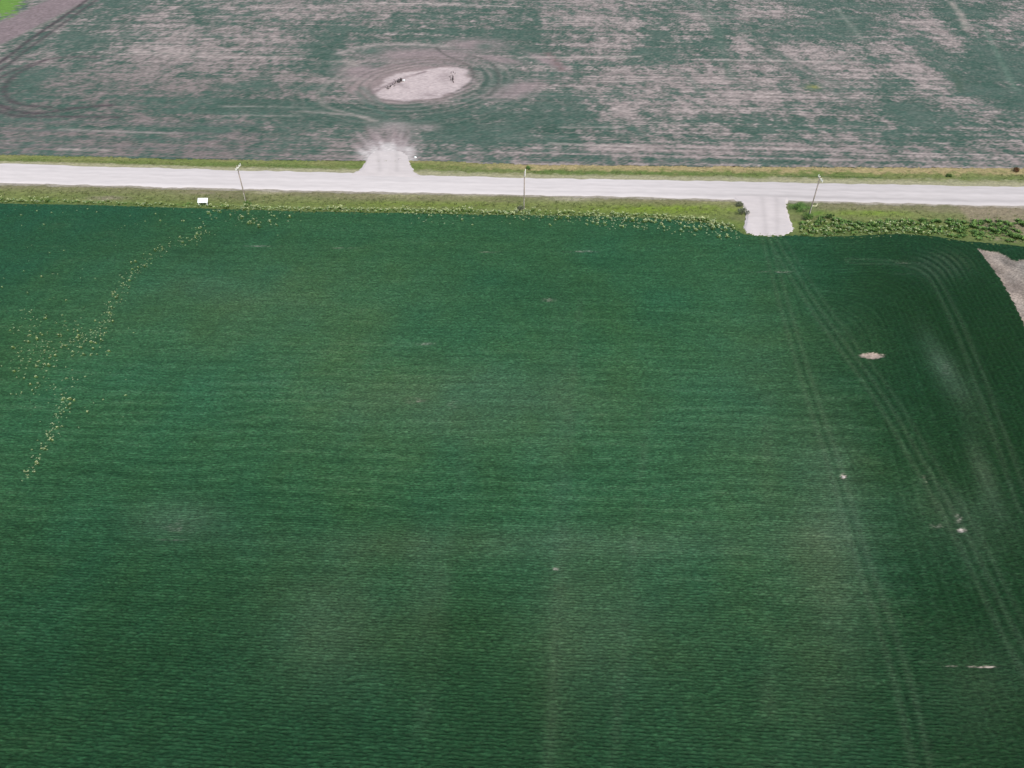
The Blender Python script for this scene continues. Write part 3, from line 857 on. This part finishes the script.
# rank green growth at the foot of the verge on the right and along the fringe
RANK = []
for i in range(5):
    r = random.Random(700 + i)
    RANK.append(merge(blade_clump(r, 60, .5, .5, .08, .7, SHRUB)))
rp = []
for _ in range(900):
    px = random.uniform(800, 1100); t = random.random()
    top = np.interp(px, [800, 850, 940, 1024, 1100], [212, 222, 220, 221, 223]); bot = np.interp(px, [800, 850, 900, 940, 1024, 1100], [238, 235, 233, 236, 245, 257])
    py = top + (bot - top) * t
    if random.random() < .58:
        rp.append((*at(px, py), -.1, random.uniform(.55, 1.3), random.random() * 6.28))
for _ in range(420):
    px = random.uniform(-40, 740); py = np.interp(px, [p[0] for p in edge_lst], [p[1] for p in edge_lst]) - 1.4 + random.gauss(0, .7)
    rp.append((*at(px, py), -.1, random.uniform(.4, .85), random.random() * 6.28))
bulk(RANK, rp, 'rank_weeds', 'rank dark green weeds at the foot of the verge', 'weeds', 'stuff')

# loose grass over the verges
GR = []
for i in range(6):
    r = random.Random(800 + i)
    GR.append(merge(blade_clump(r, 12, .34, .28, .03, .6, [VG * .9, VG2 * .95, VB * .9, VDK])))
gp = []
while len(gp) < 9000:
    x = random.uniform(-170, 190)
    if random.random() < .75:
        e, s = float(edgeY(x)), float(roadS(x)); y = e + (s - e) * (1 - random.random() ** 1.2) - .9
    else:
        e, s = float(roadN(x)), float(farY(x)); y = e + (s - e) * random.uniform(.3, 1.0)
    a, b_ = at(742, 215), at(796, 215)
    if a[0] - 2 < x < b_[0] + 2 and y < roadS(x): continue
    a, b_ = at(360, 165), at(416, 165)
    if a[0] < x < b_[0] and y > roadN(x): continue
    gp.append((x, y, -.12, random.uniform(.6, 1.3), random.random() * 6.28))
bulk(GR, gp, 'verge_grass', 'tufted grass growing on the road verges', 'grass', 'stuff')

def shrub(px, py, w, h, tones, label, seed, n=220, cat='shrub', name='shrub'):
    """leafy crown of many small leaves on a few woody stems"""
    r = random.Random(seed)
    p = at(px, py)
    root = bpy.data.objects.new(name, None); root.location = (p[0], p[1], -.1); col.objects.link(root)
    tag(root, label, cat)
    lobes = [(r.gauss(0, .28) * w, r.gauss(0, .28) * w, h * (.35 + .5 * r.random()), w * (.2 + .16 * r.random())) for _ in range(9)]
    V = []; F = []; C = []
    for _ in range(n * 3):
        lx, ly, lz, lr = lobes[int(r.random() * len(lobes))]
        d = Vector((r.gauss(0, 1), r.gauss(0, 1), r.gauss(0, .8))).normalized() * lr * (.5 + .55 * r.random())
        c = Vector((lx, ly, max(lz, .1))) + d
        if c.z < .03: c.z = .03 + .1 * r.random()
        u = Vector((r.gauss(0, 1), r.gauss(0, 1), r.gauss(0, .5))).normalized() * .07 * (.7 + .7 * r.random())
        v = u.cross(Vector((r.gauss(0, 1), r.gauss(0, 1), r.gauss(0, 1)))).normalized() * .05
        b = len(V)
        V += [tuple(c - u), tuple(c + v), tuple(c + u), tuple(c - v)]
        F.append((b, b + 1, b + 2, b + 3))
        t = tones[int(r.random() * len(tones))]; k = .75 + .5 * r.random()
        C += [[t[0] * k, t[1] * k, t[2] * k]] * 4
    link('foliage', raw_mesh('foliage', np.array(V), np.array(F), M_TUFT, np.array(C)), root)
    bm = bmesh.new()
    for lx, ly, lz, lr in lobes[:6]:
        tube(bm, [(lx * .1, ly * .1, 0), (lx * .5, ly * .5, lz * .6), (lx, ly, lz)], [.03, .022, .012], 6)
    stems = bpy.data.meshes.new('stems'); bm.to_mesh(stems); bm.free(); stems.materials.append(M_TWIG)
    link('stems', stems, root)

# ------------------------------------------------------------------ mesh tools for built objects
def tube(bm, P, rad, seg=10, caps=True):
    P = [Vector(p) for p in P]
    rings = []
    for i, p in enumerate(P):
        d = (P[min(i + 1, len(P) - 1)] - P[max(i - 1, 0)]).normalized()
        x = d.orthogonal().normalized(); y = d.cross(x)
        rings.append([bm.verts.new(p + (x * math.cos(k * 2 * math.pi / seg) + y * math.sin(k * 2 * math.pi / seg)) * rad[i]) for k in range(seg)])
    for a, b in zip(rings, rings[1:]):
        for k in range(seg):
            f = bm.faces.new((a[k], a[(k + 1) % seg], b[(k + 1) % seg], b[k])); f.smooth = True
    if caps:
        bm.faces.new(list(reversed(rings[0]))); bm.faces.new(rings[-1])

def box(bm, c, s, bev=.01, rot=None):
    r = bmesh.ops.create_cube(bm, size=1)
    vs_ = r['verts']
    for v in vs_:
        v.co = Vector((v.co.x * s[0], v.co.y * s[1], v.co.z * s[2]))
    if bev:
        es = list({e for v in vs_ for e in v.link_edges})
        g = bmesh.ops.bevel(bm, geom=es, offset=bev, segments=2, affect='EDGES', profile=.5)
        vs_ = list({v for f in g['faces'] for v in f.verts} | {v for v in vs_ if v.is_valid})
    M = Matrix.Translation(Vector(c)) @ (rot or Matrix.Identity(4))
    for v in vs_:
        v.co = M @ v.co

def part(name, fill, mat, parent):
    bm = bmesh.new(); fill(bm)
    bmesh.ops.recalc_face_normals(bm, faces=bm.faces[:])
    me = bpy.data.meshes.new(name); bm.to_mesh(me); bm.free(); me.materials.append(mat)
    return link(name, me, parent)

def empty(name, loc, label, cat, group=None, rz=0):
    o = bpy.data.objects.new(name, None); o.location = loc; o.rotation_euler = (0, 0, rz); o.empty_display_size = .5
    col.objects.link(o)
    return tag(o, label, cat, group)

M_TWIG = plain_mat('twig_bark', (.16, .12, .09), .9, .3, 20)
M_WOOD = plain_mat('weathered_pole_timber', tuple(srgb(172, 160, 148, K)), .9, .35, 5, stretch=(4, 4, .4))
M_ARM = plain_mat('pale_crossarm_timber', (.72, .71, .60), .75, .12, 12)
M_PORC = plain_mat('insulator_glaze', (.70, .72, .68), .25, .1, 5, spec=.5)
M_STEEL = plain_mat('galvanised_steel', (.55, .56, .55), .45, .15, 14, metal=.7)
M_WHITE = plain_mat('white_painted_board', (.72, .76, .74), .5, .04, 3)
M_CREAM = plain_mat('cream_marker_paint', (.75, .72, .48), .6, .1, 9)
M_STONE = plain_mat('pale_fieldstone', (.42, .38, .36), .9, .25, 6)
M_SOILROCK = plain_mat('dark_earth_clod', (.07, .06, .06), .95, .4, 5)

# ------------------------------------------------------------------ utility poles
POLE_H = 7.6
def utility_pole(px, py, toppx, label, marker=False):
    p = at(px, py)
    root = empty('utility_pole', (p[0], p[1], -.15), label, 'utility pole', 'utility poles along the road')
    lean = 0
    part('pole', lambda bm: tube(bm, [(0, 0, 0), (0, 0, POLE_H * .5), (0, 0, POLE_H + .15)], [.125, .105, .085], 14), M_WOOD, root)
    za = POLE_H - .25
    arm = part('crossarm', lambda bm: box(bm, (0.15, 0, za), (.14, 2.7, .15), .015), M_ARM, root)
    for s in (-1, 1):
        part('brace', lambda bm: tube(bm, [(.15 - .08, s * .75, za - .05), (.10, s * .02, za - .75)], [.022, .022], 6), M_STEEL, root)
    for yy in (-1.22, -.5, .5, 1.22):
        def ins(bm, yy=yy):
            tube(bm, [(.15, yy, za + .085), (.15, yy, za + .16)], [.02, .02], 8)
            tube(bm, [(.15, yy, za + .15), (.15, yy, za + .20), (.15, yy, za + .24), (.15, yy, za + .30), (.15, yy, za + .33)], [.05, .085, .06, .075, .03], 10)
        part('insulator', ins, M_PORC, root)
    part('ground_wire_guard', lambda bm: box(bm, (0, -.165, 1.3), (.05, .05, 2.2), .01), M_ARM, root)
    if marker:
        def mk(bm):
            box(bm, (.45, -.12, 2.15), (.9, .07, .09), .01)
            box(bm, (.82, -.12, 2.35), (.12, .09, .5), .01)
        part('marker_bracket', mk, M_CREAM, root)
    return root
utility_pole(246.5, 203.5, (237, 165), 'thin grey utility pole nearest the white board, with pale crossarm')
utility_pole(524, 209.5, (526, 170), 'thin grey utility pole in the middle with a bush at its foot')
utility_pole(809, 215.5, (820, 177), 'thin grey utility pole right of the approach with a cream bracket low down', True)

# ------------------------------------------------------------------ white board by the crop edge
p = at(204.2, 205.6)
wb = empty('white_board', (p[0], p[1], -.05), 'white slanted board on two short legs at the crop edge', 'sign board', rz=R(4))
tilt = Matrix.Rotation(R(-52), 4, 'X')
part('panel', lambda bm: box(bm, (0, 0, 1.12), (1.95, .07, 1.0), .02, tilt), M_WHITE, wb)
for s in (-.8, .8):
    part('leg', lambda bm: box(bm, (s, -.30, .42), (.12, .12, .84), .01), M_WHITE, wb)
for s in (-.8, .8):
    part('strut', lambda bm: tube(bm, [(s, -.30, .62), (s, .34, 1.18)], [.03, .03], 8), M_STEEL, wb)

# ------------------------------------------------------------------ shrubs
shrub(520.5, 210.5, 1.25, 1.0, DARKSH, 'grey green bush at the foot of the middle utility pole', 901)
shrub(739, 206.5, 1.2, 1.1, DARKSH, 'upper grey green bush on the left side of the near gravel approach', 902)
shrub(742, 214, 1.5, 1.3, DARKSH, 'lower grey green bush on the left side of the near gravel approach', 903, 300)
shrub(798, 210, 1.9, 1.2, SHRUB, 'wide green bush right beside the near gravel approach', 904, 320)
shrub(806, 219, 1.7, 1.1, SHRUB, 'green bush at the foot of the right utility pole', 905, 280)
shrub(828, 218, 1.0, .9, [c * .6 for c in SHRUB], 'small very dark bush on the verge right of the right pole', 906)
shrub(247.5, 205.5, 1.1, .8, SHRUB, 'green tuft of leaves at the foot of the left utility pole', 907)
shrub(948, 176.5, .8, .6, [c * .6 for c in SHRUB], 'small dark bush standing alone on the far verge at right', 908)
shrub(1015, 172, 1.2, 1.0, [srgb(120, 78, 52, K), srgb(96, 62, 48, K), srgb(110, 100, 58, K)], 'reddish brown bush on the far verge near the right border', 909, 260)
shrub(528, 169, .9, .7, SHRUB, 'low green bush on the far verge behind the middle pole', 910)

# ------------------------------------------------------------------ things in and by the dry slough
def rock(px, py, s, mat, label, cat='rock', seed=1, name='rock', flat=.7):
    r = random.Random(seed); p = at(px, py)
    bm = bmesh.new(); bmesh.ops.create_icosphere(bm, subdivisions=2, radius=1)
    cuts = [Vector((r.gauss(0, 1), r.gauss(0, 1), r.gauss(0, 1))).normalized() for _ in range(9)]
    for v in bm.verts:
        d = v.co.normalized(); k = 1
        for c in cuts:
            q = d.dot(c)
            if q > .72: k = min(k, .72 / q)
        v.co = Vector((d.x * k * s[0], d.y * k * s[1], (d.z * k) * s[2] * flat + s[2] * .4))
    me = bpy.data.meshes.new(name); bm.to_mesh(me); bm.free(); me.materials.append(mat)
    o = link(name, me); o.location = (p[0], p[1], .1)
    return tag(o, label, cat)
rock(404, 81.5, (.5, .45, .5), M_WHITE, 'small white stone beside the dark brush in the dry hollow', seed=3)
rock(399, 82.5, (.7, .6, .5), M_SOILROCK, 'dark clod at the end of the brush line in the dry hollow', 'clod', 4, 'earth_clod')
rock(415.5, 158.5, (.34, .3, .4), M_WHITE, 'white stone on the far verge beside the worn approach', seed=5)
rock(843, 478, (.2, .17, .14), M_STONE, 'pale stone lying in the crop between the wheel tracks', seed=6)

def brush(pxs, n, label, seed, h=.9, w=.7, tone=(.05, .04, .04)):
    r = random.Random(seed)
    P = [at(*q) for q in pxs]
    c = P[0]
    bm = bmesh.new()
    for _ in range(n):
        t = r.random() * (len(P) - 1); i = min(int(t), len(P) - 2); q = P[i] + (P[i + 1] - P[i]) * (t - i)
        x, y = q[0] - c[0] + r.gauss(0, .35), q[1] - c[1] + r.gauss(0, .5)
        a = r.random() * 6.28; l = w * (.5 + r.random())
        hh = h * (.4 + .8 * r.random())
        tube(bm, [(x, y, -.05), (x + .4 * l * math.cos(a), y + .4 * l * math.sin(a), hh * .6), (x + l * math.cos(a), y + l * math.sin(a), hh)], [.09, .07, .03], 5)
    me = bpy.data.meshes.new('dead_brush'); bm.to_mesh(me); bm.free(); me.materials.append(plain_mat('dead_brush_wood', tone, .95, .3, 10))
    o = link('dead_brush', me); o.location = (c[0], c[1], .12)
    return tag(o, label, 'brush')
brush([(387, 89.5), (391, 86.5), (397, 83)], 26, 'slanting line of dark dead brush in the left of the dry hollow', 31, .35, .4, (.09, .075, .075))
brush([(398, 82), (401, 80.5)], 20, 'small dark heap of dead brush near the middle of the dry hollow', 32, .6, .5)
brush([(452, 83), (452, 78), (453, 73)], 22, 'upright dark dead brush in the right end of the dry hollow', 33, .5, .3, (.075, .065, .065))
print('weeds', weed_count[0], 'objects', len(bpy.data.objects))
